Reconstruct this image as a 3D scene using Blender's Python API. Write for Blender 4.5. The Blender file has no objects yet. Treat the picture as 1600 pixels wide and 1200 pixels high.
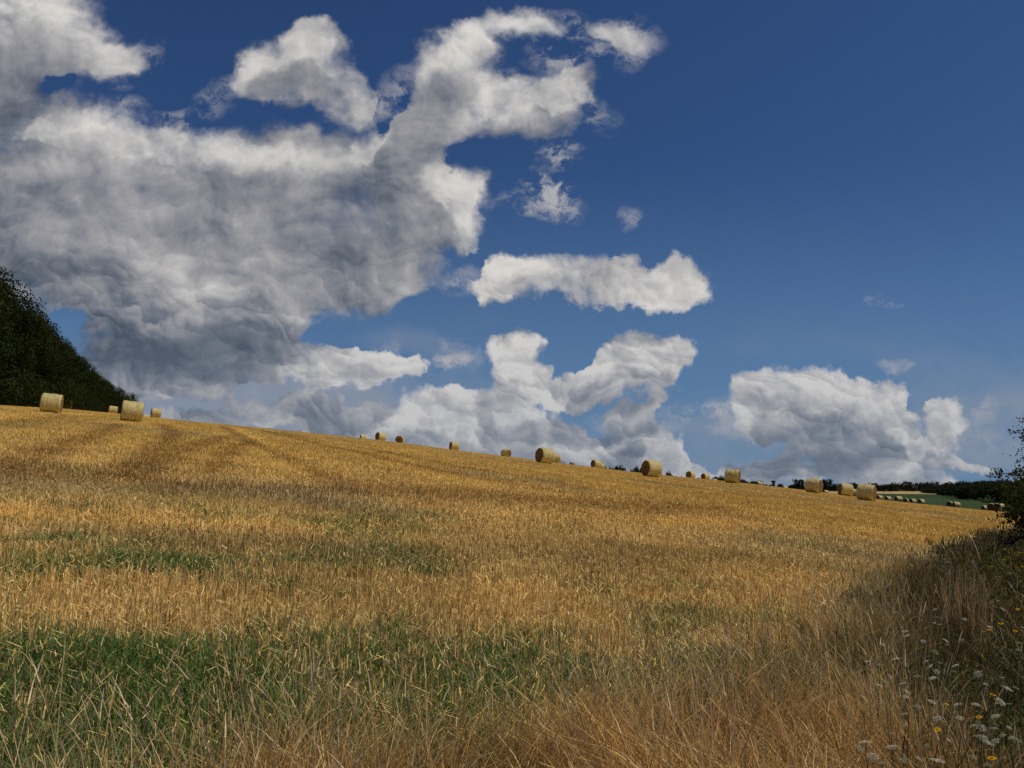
import bpy, math, random
import numpy as np
from mathutils import Vector, Matrix
R = math.radians
rng = np.random.default_rng(7); random.seed(7)
SC = bpy.context.scene; COL = SC.collection
# ------------------------------------------------------------------ camera
F = 1331.0; EYE = 1.65; TH = math.atan(165 / F)
cam_d = bpy.data.cameras.new('camera'); cam = bpy.data.objects.new('camera', cam_d); COL.objects.link(cam)
cam_d.sensor_width = 36; cam_d.lens = 36 * F / 1600; cam_d.clip_start = .05; cam_d.clip_end = 20000
cam.location = (0, 0, EYE); cam.rotation_euler = (R(90) + TH, 0, 0); SC.camera = cam
def uv(px, py):
    s, t = (px - 800) / F, (600 - py) / F
    q = math.cos(TH) - t * math.sin(TH)
    return s / q, (math.sin(TH) + t * math.cos(TH)) / q          # x/y and (z-eye)/y
# ------------------------------------------------------------------ exposure, sun
SC.view_settings.view_transform = 'Standard'; SC.view_settings.look = 'None'
SC.view_settings.exposure = -0.08; SC.view_settings.gamma = 1
SUN_EL, SUN_AZ = 53, 96                       # azimuth measured clockwise from the view direction (+Y)
sd = bpy.data.lights.new('sun', 'SUN'); sd.energy = 3.3; sd.angle = R(.55); sd.color = (1, .94, .84)
so = bpy.data.objects.new('sun', sd); COL.objects.link(so); so.rotation_euler = (R(90 - SUN_EL), 0, R(-SUN_AZ))
SC.cycles.max_bounces = 5; SC.cycles.diffuse_bounces = 3; SC.cycles.glossy_bounces = 2
SC.cycles.transmission_bounces = 4; SC.cycles.transparent_max_bounces = 4
SC.cycles.use_denoising = False
# so.rotation: local +Z must point at the sun
so.rotation_euler = Vector((math.sin(R(SUN_AZ)) * math.cos(R(SUN_EL)), math.cos(R(SUN_AZ)) * math.cos(R(SUN_EL)), math.sin(R(SUN_EL)))).to_track_quat('Z', 'Y').to_euler()
# ------------------------------------------------------------------ node helpers
class NT:
    def __init__(s, tree): s.t = tree; s.n = tree.nodes; s.l = tree.links
    def set(s, sock, v):
        if v is None: return
        if isinstance(v, bpy.types.NodeSocket): s.l.new(v, sock)
        else: sock.default_value = v
    def new(s, kind, **kw):
        n = s.n.new(kind)
        for k, v in kw.items(): setattr(n, k, v)
        return n
    def m(s, op, a, b=None, c=None, clamp=False):
        n = s.new('ShaderNodeMath', operation=op, use_clamp=clamp)
        for i, v in enumerate((a, b, c)): s.set(n.inputs[i], v)
        return n.outputs[0]
    def v(s, op, a, b=None, c=None):
        n = s.new('ShaderNodeVectorMath', operation=op)
        for i, q in enumerate((a, b, c)): s.set(n.inputs[i], q)
        return n.outputs['Value'] if op in ('LENGTH', 'DOT_PRODUCT', 'DISTANCE') else n.outputs[0]
    def scale(s, a, k):
        n = s.new('ShaderNodeVectorMath', operation='SCALE'); s.set(n.inputs[0], a); s.set(n.inputs['Scale'], k); return n.outputs[0]
    def noise(s, vec, scale, detail=4, rough=.5, color=False, dist=0):
        n = s.new('ShaderNodeTexNoise'); s.set(n.inputs['Vector'], vec); s.set(n.inputs['Scale'], scale)
        n.inputs['Detail'].default_value = detail; n.inputs['Roughness'].default_value = rough; n.inputs['Distortion'].default_value = dist
        return n.outputs['Color' if color else 'Fac']
    def noise2(s, vec, scale, detail=4, rough=.5, color=False):
        n = s.new('ShaderNodeTexNoise', noise_dimensions='2D'); s.set(n.inputs['Vector'], vec); n.inputs['Scale'].default_value = scale
        n.inputs['Detail'].default_value = detail; n.inputs['Roughness'].default_value = rough
        return n.outputs['Color' if color else 'Fac']
    def mix(s, f, a, b, mode='MIX'):
        n = s.new('ShaderNodeMix', data_type='RGBA', blend_type=mode)
        s.set(n.inputs[0], f); s.set(n.inputs[6], a); s.set(n.inputs[7], b); return n.outputs[2]
    def ss(s, x, a, b, lo=0., hi=1.):
        n = s.new('ShaderNodeMapRange', interpolation_type='SMOOTHSTEP')
        for i, v in enumerate((x, a, b, lo, hi)): s.set(n.inputs[i], v)
        return n.outputs[0]
    def xyz(s, x, y, z=0.):
        n = s.new('ShaderNodeCombineXYZ')
        for i, v in enumerate((x, y, z)): s.set(n.inputs[i], v)
        return n.outputs[0]
def c4(r, g, b): return (r, g, b, 1)
# ------------------------------------------------------------------ sky with cumulus clouds
# each cloud mass: centre and radii as seen in the sky, weight
CLOUDS = [(90,300,250,170,1.3),(340,330,270,150,1.4),(560,310,180,125,1.3),(665,345,105,85,1.1),(170,430,230,110,1.2),
 (420,430,190,95,1.2),(300,545,230,62,1.3),(350,505,120,50,.9),(-60,200,170,150,1.2),(590,420,120,65,.9),(430,255,120,60,.7),(640,225,70,50,.8),
 (50,45,150,85,1.1),(150,95,90,42,.8),(-20,110,120,70,1),(240,225,70,45,.6),
 (475,105,105,62,1.3),(540,152,54,44,1.0),(420,120,60,36,.8),(500,72,60,36,.7),
 (690,115,75,70,.9),(745,75,55,45,.6),(790,165,110,58,1.1),(850,185,75,42,.9),(893,128,45,36,.9),(830,34,80,36,.55),(965,60,62,38,.66),
 (665,180,80,52,.9),
 (610,300,150,70,.9),(700,300,70,60,.6),(795,435,72,46,1.1),(895,430,85,42,1.1),(965,440,60,38,.9),(1045,447,62,38,1.1),
 (540,585,95,36,1.1),(620,582,50,26,.8),(556,562,40,26,.8),
 (803,545,42,34,.9),(812,592,44,42,.9),(985,570,100,56,1.2),(920,600,72,38,1),(1062,560,46,42,1.1),(865,612,44,28,.75),(1000,598,80,22,.6),
 (720,640,95,42,1),(800,680,110,62,1),(880,690,66,50,.9),(1000,692,80,34,.7),(985,652,48,24,.7),(1022,638,20,24,.6),(700,668,80,40,.8),
 (1225,640,85,55,1.2),(1330,622,105,55,1.3),(1290,662,150,50,1.2),(1395,640,46,50,1),(1475,662,40,36,1.2),(1440,700,70,34,.8),(1340,708,120,32,1),
 (1185,722,68,34,.9),(1225,710,20,22,.5),(1300,745,240,18,.45),(1488,718,56,16,.6),(1140,735,70,24,.6),
 (280,592,180,34,.95),(160,585,70,30,.7),(395,612,30,14,-.7),(430,632,90,30,.9),(310,655,110,20,.6),(490,662,30,28,.8),(560,672,120,24,.7),(1000,725,120,30,.8),(900,730,200,34,.9),(700,690,130,30,.8),(1520,722,60,16,.6),(596,135,26,70,-1.8),(318,168,70,26,-1.2),(300,110,70,50,-1.),(905,85,50,26,-1.3),(75,142,50,20,-.7),(885,545,44,30,-1.4),(1105,690,46,44,-1.2),(1185,703,60,15,-1.1),(90,495,36,24,-1.2),(575,530,110,22,-1.2),(470,652,90,30,1.0),(560,655,80,22,.6),(690,590,50,26,-.6),(930,650,30,26,-.6),(1445,628,16,22,-.9),(740,400,50,18,-.6),(690,470,70,30,-.8),(950,395,16,12,-.8),(720,270,20,30,-.5),(1040,660,26,40,-.7),(1400,752,150,12,.4)]
# where the cloud stands deep in its own shade (flat bases and folds) / where it is thinnest and catches the sun
SHADE = [(320,552,250,50,.92),(300,600,190,26,.28),(430,300,150,40,.34),(610,290,110,24,.3),(60,425,130,40,.3),(500,400,110,90,.2),(300,250,60,30,.15),
 (470,150,90,30,.15),(800,205,110,25,.2),(700,170,60,60,.2),(900,455,170,20,.2),(560,602,100,18,.4),(960,612,120,24,.5),(730,660,90,26,.35),(1310,706,130,28,1.0),(1230,675,90,22,.35),
 (50,170,120,60,.2),(820,720,160,40,.3),(1340,650,70,24,.25),(1190,735,60,14,.3)]
LIGHT = [(330,465,90,28,.4),(80,265,70,26,.45),(670,335,100,50,.42),(220,410,110,50,.3),(470,80,70,40,.2),(850,165,90,30,.25),(980,555,80,26,.25),(1330,600,110,22,.4),(800,420,60,20,.2),(1470,650,40,22,.3),(800,650,90,22,.2),(430,455,60,30,.2)]
def blob_sum(N, P, items, soft=False):
    acc = None
    for k, (cx, cy, rx, ry, w) in enumerate(items):
        if k and k % 8 == 0: P = N.v('ADD', P, N.scale(N.xyz(acc, acc, 0.), 1e-7))     # keeps the shader's stack short
        u0, v0 = uv(cx, cy); u1, _ = uv(cx + rx, cy); _, v1 = uv(cx, cy - ry)
        sx, sy = 1 / (u1 - u0), 1 / (v1 - v0)
        q = N.v('MULTIPLY_ADD', P, (sx, sy, 0), (-u0 * sx, -v0 * sy, 0))
        d = N.v('DOT_PRODUCT', q, q)
        f = N.m('MULTIPLY_ADD', d, -1., 1., clamp=True)
        if soft: f = N.m('MULTIPLY', f, f)
        acc = N.m('MULTIPLY', f, w) if acc is None else N.m('MULTIPLY_ADD', f, w, acc)
    return acc
def coarse_group():
    g = bpy.data.node_groups.new('cloud_masses', 'ShaderNodeTree')
    g.interface.new_socket('P', in_out='INPUT', socket_type='NodeSocketVector')
    g.interface.new_socket('M', in_out='OUTPUT', socket_type='NodeSocketFloat')
    N = NT(g); gi = N.new('NodeGroupInput'); go = N.new('NodeGroupOutput')
    s = blob_sum(N, gi.outputs[0], [(a, b, c * 1.12, d * 1.14, w * 1.08) for a, b, c, d, w in CLOUDS], True)
    N.set(go.inputs[0], N.m('SUBTRACT', 1., N.m('EXPONENT', N.m('MULTIPLY', s, -1.75))))
    return g
def detail_group():
    g = bpy.data.node_groups.new('cloud_detail', 'ShaderNodeTree')
    g.interface.new_socket('P', in_out='INPUT', socket_type='NodeSocketVector')
    g.interface.new_socket('B', in_out='INPUT', socket_type='NodeSocketFloat')
    g.interface.new_socket('D', in_out='OUTPUT', socket_type='NodeSocketFloat')
    N = NT(g); gi = N.new('NodeGroupInput'); go = N.new('NodeGroupOutput'); P = gi.outputs[0]
    fb = N.noise2(P, 8, 8, .55)
    vo = N.new('ShaderNodeTexVoronoi', feature='F1', voronoi_dimensions='2D', normalize=True)
    N.set(vo.inputs['Vector'], P); vo.inputs['Scale'].default_value = 19; vo.inputs['Detail'].default_value = 2.5
    vo.inputs['Roughness'].default_value = .6; vo.inputs['Lacunarity'].default_value = 2.3
    bil = N.m('SUBTRACT', .4, N.m('POWER', vo.outputs['Distance'], 1.3))
    N.set(go.inputs[0], N.m('ADD', N.m('MULTIPLY', N.m('SUBTRACT', fb, .5), 2.0), N.m('MULTIPLY', bil, gi.outputs[1])))
    return g
world = bpy.data.worlds.new('World'); SC.world = world; world.use_nodes = True
W = NT(world.node_tree); W.n.clear()
sky = W.new('ShaderNodeTexSky', sky_type='NISHITA'); sky.sun_disc = False
sky.sun_elevation = R(SUN_EL); sky.sun_rotation = R(SUN_AZ); sky.altitude = 300; sky.air_density = 1.0; sky.dust_density = .35; sky.ozone_density = 2.6
tc = W.new('ShaderNodeTexCoord'); sp = W.new('ShaderNodeSeparateXYZ'); W.l.new(tc.outputs['Generated'], sp.inputs[0])
yy = W.m('MAXIMUM', sp.outputs[1], .08); V_ = W.m('DIVIDE', sp.outputs[2], yy)
P0 = W.xyz(W.m('DIVIDE', sp.outputs[0], yy), V_)
w1 = W.scale(W.v('SUBTRACT', W.noise2(P0, 9, 2, .5, True), (.5, .5, .5)), .060)
w2 = W.scale(W.v('SUBTRACT', W.noise2(P0, 34, 4, .65, True), (.5, .5, .5)), .030)
PW = W.v('ADD', P0, W.v('ADD', w1, w2))
gc, gd = coarse_group(), detail_group()
def call(g, vec, b=None):
    n = W.new('ShaderNodeGroup'); n.node_tree = g; W.set(n.inputs[0], vec)
    if b is not None: W.set(n.inputs[1], b)
    return n.outputs[0]
def after(vec, val): return W.v('ADD', vec, W.scale(W.xyz(val, val, 0.), 1e-7))
M0 = call(gc, PW)
M2 = call(gc, after(W.v('ADD', PW, (.022, .052, 0)), M0))
lo = W.ss(V_, .12, .34)                       # 0 for the far, low cumulus, 1 for the near clouds high up
bw = W.m('MULTIPLY_ADD', lo, -.75, 1.15)
PD = W.v('ADD', P0, W.v('ADD', W.scale(w1, .8), W.scale(w2, .16))); PD = after(PD, M2)
K0 = call(gd, PD, bw); K1 = call(gd, after(W.v('ADD', PD, (.0050, .0080, 0)), K0), bw); K2 = call(gd, after(W.v('ADD', PD, (.014, .022, 0)), K1), bw)
D0 = W.m('ADD', M0, K0)
alpha = W.ss(D0, W.m('MULTIPLY_ADD', lo, -.10, .22), W.m('MULTIPLY_ADD', lo, .28, .60))
alpha = W.m('MULTIPLY', alpha, W.m('MULTIPLY', W.ss(M0, .02, .2), W.ss(M0, .05, .55, .35, 1.)))
relief = W.m('ADD', W.m('MULTIPLY', W.m('SUBTRACT', K0, K1), .34), W.m('MULTIPLY', W.m('SUBTRACT', K0, K2), .30))
P0b = after(P0, K2)
Pw = W.v('ADD', P0b, W.scale(W.v('SUBTRACT', W.noise2(P0, 6, 4, .5, True), (.5, .5, .5)), .10))
def puffs(vec, scale, k):      # round billows: each lit on the side towards the sun, soft where two meet
    n = W.new('ShaderNodeTexVoronoi', feature='F1', voronoi_dimensions='2D'); W.set(n.inputs['Vector'], vec); n.inputs['Scale'].default_value = scale; n.inputs['Detail'].default_value = 0; n.inputs['Randomness'].default_value = .9
    fall = W.ss(n.outputs['Distance'], .25, .75, 1., .25)
    return W.m('MULTIPLY', W.m('MULTIPLY', W.v('DOT_PRODUCT', W.v('SUBTRACT', vec, n.outputs['Position']), (.5, .86, 0)), k * scale), fall)
PB = after(W.v('ADD', W.v('MULTIPLY', P0, (1., 1.35, 1.)), W.v('ADD', W.scale(w1, 1.1), W.scale(w2, .7))), K2)
pf = W.m('ADD', puffs(PB, 11, .42), W.m('ADD', puffs(PB, 24, .34), puffs(PB, 55, .2)))
relief = W.m('ADD', relief, W.m('MULTIPLY', pf, W.m('MULTIPLY_ADD', lo, -.72, 1.)))
sh = blob_sum(W, Pw, SHADE); li = blob_sum(W, after(Pw, sh), LIGHT)
# sunlight that reaches each place through the cloud standing between it and the sun
br = W.m('SUBTRACT', .82, W.m('MULTIPLY', W.ss(M2, .02, .8), .42))
br = W.m('ADD', br, W.m('MULTIPLY', relief, W.ss(sh, .2, .9, 1., .45)))
br = W.m('SUBTRACT', br, W.m('MULTIPLY', sh, .36)); br = W.m('ADD', br, W.m('MULTIPLY', li, .50))
br = W.m('ADD', br, W.m('MULTIPLY', W.m('SUBTRACT', W.noise2(Pw, 4.5, 4, .5), .5), .75), clamp=True)
ramp = W.new('ShaderNodeValToRGB'); W.set(ramp.inputs[0], br); r = ramp.color_ramp
r.elements[0].position = 0; r.elements[0].color = c4(.060, .080, .112)
r.elements[1].position = 1; r.elements[1].color = c4(.72, .695, .665)
for p_, c_ in ((.22, (.15, .17, .21)), (.50, (.32, .322, .345)), (.75, (.50, .49, .485))):
    e = r.elements.new(p_); e.color = c4(*c_)
SKY = .050
skyc = W.v('MULTIPLY', sky.outputs[0], (.45 * SKY, .69 * SKY, 1.04 * SKY))
skyc = W.mix(W.ss(V_, -.05, .42, .85, 0.), skyc, c4(.125, .235, .40))
cloudc = ramp.outputs[0]
# far clouds fade a little into the blue of the low sky
cloudc = W.mix(W.ss(V_, -.02, .28, .42, 0.), cloudc, c4(.23, .29, .38))
veil = W.noise2(W.v('MULTIPLY', Pw, (1., 2.6, 1.)), 4, 6, .6)
veil = W.m('MULTIPLY', W.ss(veil, .42, .72), W.ss(V_, .0, .24, .6, 0.))
vs = blob_sum(W, after(Pw, veil), [(640,545,90,26,.45),(1560,680,230,90,.9),(360,620,330,75,1.5),(600,640,200,60,.8),(1300,740,300,40,.8),(950,700,250,50,.6)])
veil = W.m('MINIMUM', W.m('ADD', veil, W.m('MULTIPLY', vs, W.noise2(W.v('MULTIPLY', Pw, (1., 2.5, 1.)), 9, 6, .65))), .75)
veil = W.m('MULTIPLY', veil, W.ss(V_, -.02, .0))
base = W.mix(veil, skyc, c4(.27, .30, .37))
# torn wisps round the clouds
WISP = [(860,250,38,26,1.),(838,318,60,34,1.2),(850,285,30,40,.7),(972,318,34,14,.8),(1405,472,30,24,.8),(722,565,34,20,.9),(1102,640,60,18,1.1),(215,95,60,40,1.),(190,155,70,20,.7),(270,185,110,22,.7),(880,60,70,50,1.),(985,65,60,44,.9),(640,170,60,60,.7),
 (560,180,60,30,.7),(360,160,60,22,.6),(720,440,50,24,.7),(1095,450,40,26,.6),(1400,590,40,12,.6),(1500,640,50,40,.6),(1130,660,40,30,.6),(690,560,120,40,.5),(880,590,60,24,.7),(1040,600,80,20,.7),(480,660,120,24,.8),(600,690,140,22,.7),(520,600,160,30,.5),(1000,650,90,30,.8),(1520,700,90,30,.6),(1290,735,200,26,.9),(760,300,30,60,.5),(905,180,50,40,.6)]
ws = blob_sum(W, after(Pw, vs), WISP)
wn = W.noise2(W.v('ADD', W.v('MULTIPLY', P0b, (1., 1.5, 1.)), W.scale(w2, 1.6)), 15, 8, .66)
wa = W.m('MULTIPLY', W.m('MULTIPLY', ws, W.ss(wn, .44, .70)), 1.0, clamp=True)
base = W.mix(wa, base, c4(.43, .43, .455))
fin = W.mix(alpha, base, cloudc)
bg = W.new('ShaderNodeBackground'); W.set(bg.inputs[0], fin); bg.inputs[1].default_value = 1.0
wo = W.new('ShaderNodeOutputWorld'); W.l.new(bg.outputs[0], wo.inputs[0])
world.cycles.sampling_method = 'NONE'
SC.cycles.use_adaptive_sampling = True; SC.cycles.adaptive_threshold = .012; SC.cycles.adaptive_min_samples = 20
# ------------------------------------------------------------------ numpy noise
def vnoise(x, y, seed=0):
    xi = np.floor(x).astype(np.int64); yi = np.floor(y).astype(np.int64); fx = x - xi; fy = y - yi
    fx = fx * fx * (3 - 2 * fx); fy = fy * fy * (3 - 2 * fy)
    def h(a, b):
        n = (a * 374761393 + b * 668265263 + seed * 974711) & 0xffffffff
        n = ((n ^ (n >> 13)) * 1274126177) & 0xffffffff
        return ((n ^ (n >> 16)) & 0xffff) / 65535.
    return (h(xi, yi) * (1 - fx) + h(xi + 1, yi) * fx) * (1 - fy) + (h(xi, yi + 1) * (1 - fx) + h(xi + 1, yi + 1) * fx) * fy
def fbm(x, y, oct=4, seed=0):
    a, s, t = 1., 0., 0.
    for o in range(oct): s = s + a * vnoise(x, y, seed + o); t += a; a *= .5; x = x * 2.03 + 7; y = y * 2.03 + 3
    return s / t
def sst(x, a, b): t = np.clip((x - a) / (b - a), 0, 1); return t * t * (3 - 2 * t)
# ------------------------------------------------------------------ terrain
DC = 115.
_cr = [(-700,575),(-300,602),(0,630),(200,648),(260,655),(440,672),(600,689),(760,710),(1000,739.5),(1100,749),(1190,758),(1250,765.5),(1400,784),(1540,798),(1800,818),(2300,850)]
_ux = np.array([uv(a, b)[0] for a, b in _cr]); _ex = np.array([uv(a, b)[1] for a, b in _cr])
_uu = np.linspace(-1.2, 1.2, 481); _ee = np.interp(_uu, _ux, _ex)
_k = np.exp(-np.linspace(-2.5, 2.5, 31) ** 2); _k /= _k.sum(); _ee = np.convolve(np.pad(_ee, 15, mode='edge'), _k, 'valid')
_sx = np.array([-1, .0, .15, .30, .41, .5, 1]); _sv = np.array([18, 18, 12, 6, 1.5, .6, .6])
def terr(x, y):
    x = np.asarray(x, float); y = np.asarray(y, float)
    d = np.maximum(np.maximum(y, np.abs(x) / .95), .01); u = np.clip(x / d, -.95, .95)
    ec = np.interp(u, _uu, _ee); E = ec + 2 * EYE / DC
    e1 = E - EYE / d - EYE / DC ** 2 * d
    t = np.maximum(d - DC, 0) / DC
    e2 = ec - np.interp(u, _sx, _sv) / F * t * t / (1 + t)
    e = np.where(d < DC, e1, e2)
    far = np.interp(np.log(d), np.log([300, 480, 900, 9000]), [-.008, -.0055, -.0018, -.0001])
    e = e + (far - e) * sst(np.log(d), np.log(290), np.log(560))
    z = EYE + e * d
    # the verge dips into a shallow ditch on the right and the soil is uneven
    z = z + .05 * (fbm(x * .35, y * .35, 3, 5) - .5) * sst(d, 1, 6) + .5 * (fbm(x * .02, y * .02, 3, 9) - .5) * sst(d, 130, 260)
    return z
def tz(x, y): return float(terr(np.array([x]), np.array([y]))[0])
def ground_at(px, py):
    """world x, y of the first ground point seen in that direction"""
    u, e = uv(px, py); ds = np.geomspace(1.5, 400, 1600)
    el = (terr(u * ds, ds) - EYE) / ds; k = np.argmax(el >= e)
    if el[k] < e: k = int(np.argmax(el))
    return u * ds[k], ds[k]
def at(px, d): return uv(px, 765)[0] * d, d
def poly_dist(x, y, pts):
    D = np.full(np.shape(x), 1e9)
    for (ax, ay), (bx, by) in zip(pts[:-1], pts[1:]):
        vx, vy = bx - ax, by - ay; t = np.clip(((x - ax) * vx + (y - ay) * vy) / (vx * vx + vy * vy + 1e-9), 0, 1)
        D = np.minimum(D, np.hypot(x - ax - t * vx, y - ay - t * vy))
    return D
TRACKS = [([(186,664),(150,682),(90,702),(0,738),(-80,765)], 0.45, (.66,.58,.5)),
 ([(252,663),(270,678),(262,692),(230,715),(190,748)], 0.41, (.66,.58,.5)),
 ([(350,684),(300,700),(255,722),(225,742)], 0.36, (.68,.6,.5)),
 ([(348,666),(385,690),(440,712),(500,742),(540,770)], 0.36, (.66,.6,.52)),
 ([(362,668),(405,690),(440,706),(470,728),(520,775)], 0.32, (1.25,1.25,1.25)),
 ([(395,690),(360,705),(330,742)], 0.32, (.7,.62,.52)),
 ([(440,676),(500,690),(565,700),(640,716),(700,728),(800,744),(930,768),(1100,790)], 0.54, (.72,.70,.72)),
 ([(400,672),(520,700),(640,727),(720,745),(840,765)], 0.48, (.72,.62,.52)),
 ([(0,657),(60,648),(90,644)], 1.2, (1.25,1.2,1.15)), ([(0,667),(60,656),(110,649)], 1.1, (.72,.72,.75)),
 ([(0,742),(110,746),(210,752)], 1.0, (.74,.64,.55)),
 ([(0,765),(120,770),(260,775),(400,780),(520,792)], 1.3, (.78,.80,.85)),
 ([(300,762),(480,768),(560,775)], .8, (.72,.68,.66)),
 ([(620,770),(760,775),(900,790),(1090,795)], 1.2, (.72,.64,.58)),
 ([(1000,752),(1180,775),(1350,790),(1520,810)], 1.0, (.85,.8,.75)),
 ([(0,812),(220,822),(480,828),(640,822)], .5, (1.25,1.2,1.05)),
 ([(0,800),(160,806),(330,805)], .4, (1.2,1.15,1.0)),
 ([(700,800),(900,812),(1150,820)], .7, (1.12,1.06,1.0)),
 ([(560,900),(760,925),(980,935)], .3, (1.12,1.08,1.0)),
 ([(300,845),(600,868),(1000,866),(1150,872)], .6, (.75,.74,.74))]
TRACKS = [([ground_at(*p) for p in pts], w, c) for pts, w, c in TRACKS]
VERGE = [(-1.9,0),(-1.9,3.3),(-1.1,3.95),(.0,4.5),(.8,5.5),(1.55,6.5),(2.3,7.6),(5.0,12.6),(10.6,22),(16,30),(60,95)]
def verge_side(x, y):       # >0 inside the rough grass verge (metres from its edge)
    vx = np.interp(y, [p[1] for p in VERGE], [p[0] for p in VERGE])
    return (x - vx) * .75 + .35 * (fbm(x * .8, y * .8, 3, 40) - .5) * np.clip(np.abs(y) / 5, .4, 2)
def green_amt(x, y):
    u = x / np.maximum(y, .1)
    n = fbm(x * 1.1, y * 1.1, 4, 21); n2 = fbm(x * .5, y * .5, 3, 33)
    top = np.interp(x, [-5, -3, 0, 1.6, 3], [5.3, 5.6, 6.7, 7.8, 7.6])
    b2 = sst(top - y + (n - .5) * 3.0, -.35, .8) * np.maximum(.68 + .32 * sst(n2, .40, .58), sst(x, -.2, .5))
    b1 = sst(y, 7.5, 8.0) * sst(-y, -10.0, -9.1) * sst(-u, .08, .25) * sst(n, .42, .62)
    b3 = .45 * sst(y, 8, 9) * sst(-y, -13, -11) * sst(n2, .52, .66)
    b4 = .5 * sst(n2, .60, .72) * sst(-y, -30, -12)
    return np.clip(np.maximum(np.maximum(b2, b1), np.maximum(b3, b4)), 0, 1)
def straw_col(x, y):
    d = np.hypot(x, y)
    n = fbm(x * .12, y * .12, 4, 1)[..., None]; n2 = fbm(x * .9, y * .9, 3, 2)[..., None]
    near = np.array([.76, .53, .19]); farc = np.array([.74, .50, .14]); grey = np.array([.60, .44, .20])
    t = sst(d, 8, 34)[..., None]
    c = near * (1 - t) + farc * t
    c = c + (grey - c) * (sst(n, .5, .68) * .55)
    c = c * (.80 + .42 * n2)
    for pts, w, m in TRACKS:
        w = w * 1.2; dd = poly_dist(x, y, pts); dd = dd + (fbm(x * .7, y * .7, 3, 77) - .5) * w * 1.1
        g = np.exp(-(dd / w) ** 2)[..., None] * .9
        c = c * (1 + (np.where(np.array(m) < 1, np.array(m) ** 1.1, 1 + (np.array(m) - 1) * .8) - 1) * g)
    # faint parallel lines left by the combine
    row = .5 + .5 * np.sin((x * .93 + y * .36) * 2 * math.pi / 5.2 + 3 * fbm(x * .03, y * .03, 2, 3))
    c = c * (1 - .10 * row[..., None] * sst(d, 15, 40)[..., None])
    return c
# ------------------------------------------------------------------ mesh helpers
def raw_mesh(name, co, quads, col=None, smooth=False, k=4):
    me = bpy.data.meshes.new(name); nv, nf = len(co), len(quads)
    me.vertices.add(nv); me.vertices.foreach_set('co', np.asarray(co, np.float32).ravel())
    me.loops.add(nf * k); me.loops.foreach_set('vertex_index', np.asarray(quads, np.int32).ravel())
    me.polygons.add(nf); me.polygons.foreach_set('loop_start', np.arange(0, nf * k, k, dtype=np.int32))
    if smooth: me.polygons.foreach_set('use_smooth', np.ones(nf, bool))
    me.update(calc_edges=True)
    if col is not None:
        a = me.color_attributes.new('Col', 'FLOAT_COLOR', 'POINT')
        c = np.ones((nv, 4), np.float32); c[:, :3] = col; a.data.foreach_set('color', c.ravel())
    return me
def obj(name, me, mat, parent=None, **tags):
    o = bpy.data.objects.new(name, me); COL.objects.link(o)
    if me is not None and mat is not None and not me.materials: me.materials.append(mat)
    if parent: o.parent = parent
    for k, v in tags.items(): o[k] = v
    return o
def thing(name, label, cat, loc, rz=0, group=None, scale=1):
    o = bpy.data.objects.new(name, None); COL.objects.link(o); o.location = loc; o.rotation_euler = (0, 0, rz); o.scale = (scale,) * 3
    o.empty_display_size = .2; o['label'] = label; o['category'] = cat
    if group: o['group'] = group
    return o
def dup(root, loc, rz, label, scale=None):
    r_ = root.copy(); COL.objects.link(r_); r_.location = loc; r_.rotation_euler = (0, 0, rz); r_['label'] = label
    if scale is not None: r_.scale = scale if hasattr(scale, '__len__') else (scale,) * 3
    for ch in root.children:
        c = ch.copy(); COL.objects.link(c); c.parent = r_
        for g in ch.children: q = g.copy(); COL.objects.link(q); q.parent = c
    return r_
def material(name): m = bpy.data.materials.new(name); m.use_nodes = True; n = NT(m.node_tree); n.n.clear(); return m, n
def leafy(name, trans=.3, rough=.6, vary=.35, scale=30., gloss=.0):
    m, N = material(name); out = N.new('ShaderNodeOutputMaterial')
    at_ = N.new('ShaderNodeAttribute'); at_.attribute_name = 'Col'
    geo = N.new('ShaderNodeNewGeometry')
    n = N.noise(geo.outputs['Position'], scale, 3, .6)
    c = N.scale(at_.outputs['Color'], N.ss(n, .25, .75, 1 - vary, 1 + vary))
    a = N.new('ShaderNodeBsdfDiffuse'); N.set(a.inputs[0], c); b = N.new('ShaderNodeBsdfTranslucent'); N.set(b.inputs[0], c)
    mx = N.new('ShaderNodeMixShader'); mx.inputs[0].default_value = trans; N.l.new(a.outputs[0], mx.inputs[1]); N.l.new(b.outputs[0], mx.inputs[2])
    res = mx.outputs[0]
    if gloss:
        g = N.new('ShaderNodeBsdfGlossy'); g.inputs['Roughness'].default_value = rough; g.inputs[0].default_value = c4(.9, .88, .8)
        m2 = N.new('ShaderNodeMixShader'); m2.inputs[0].default_value = gloss; N.l.new(res, m2.inputs[1]); N.l.new(g.outputs[0], m2.inputs[2]); res = m2.outputs[0]
    N.l.new(res, out.inputs[0]); return m
M_STRAW = leafy('straw', .25, .5, .3, 60., .03)
M_GRASS = leafy('green_grass', .35, .45, .3, 20., .02)
M_DRY = leafy('dry_grass', .3, .5, .3, 40., .02)
M_LEAF = leafy('tree_leaf', .2, .4, .3, .35, 0)
M_BUSH = leafy('shrub_leaf', .25, .4, .35, 3., .0)
M_PETAL = leafy('petal', .3, .6, .1, 80.)
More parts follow.
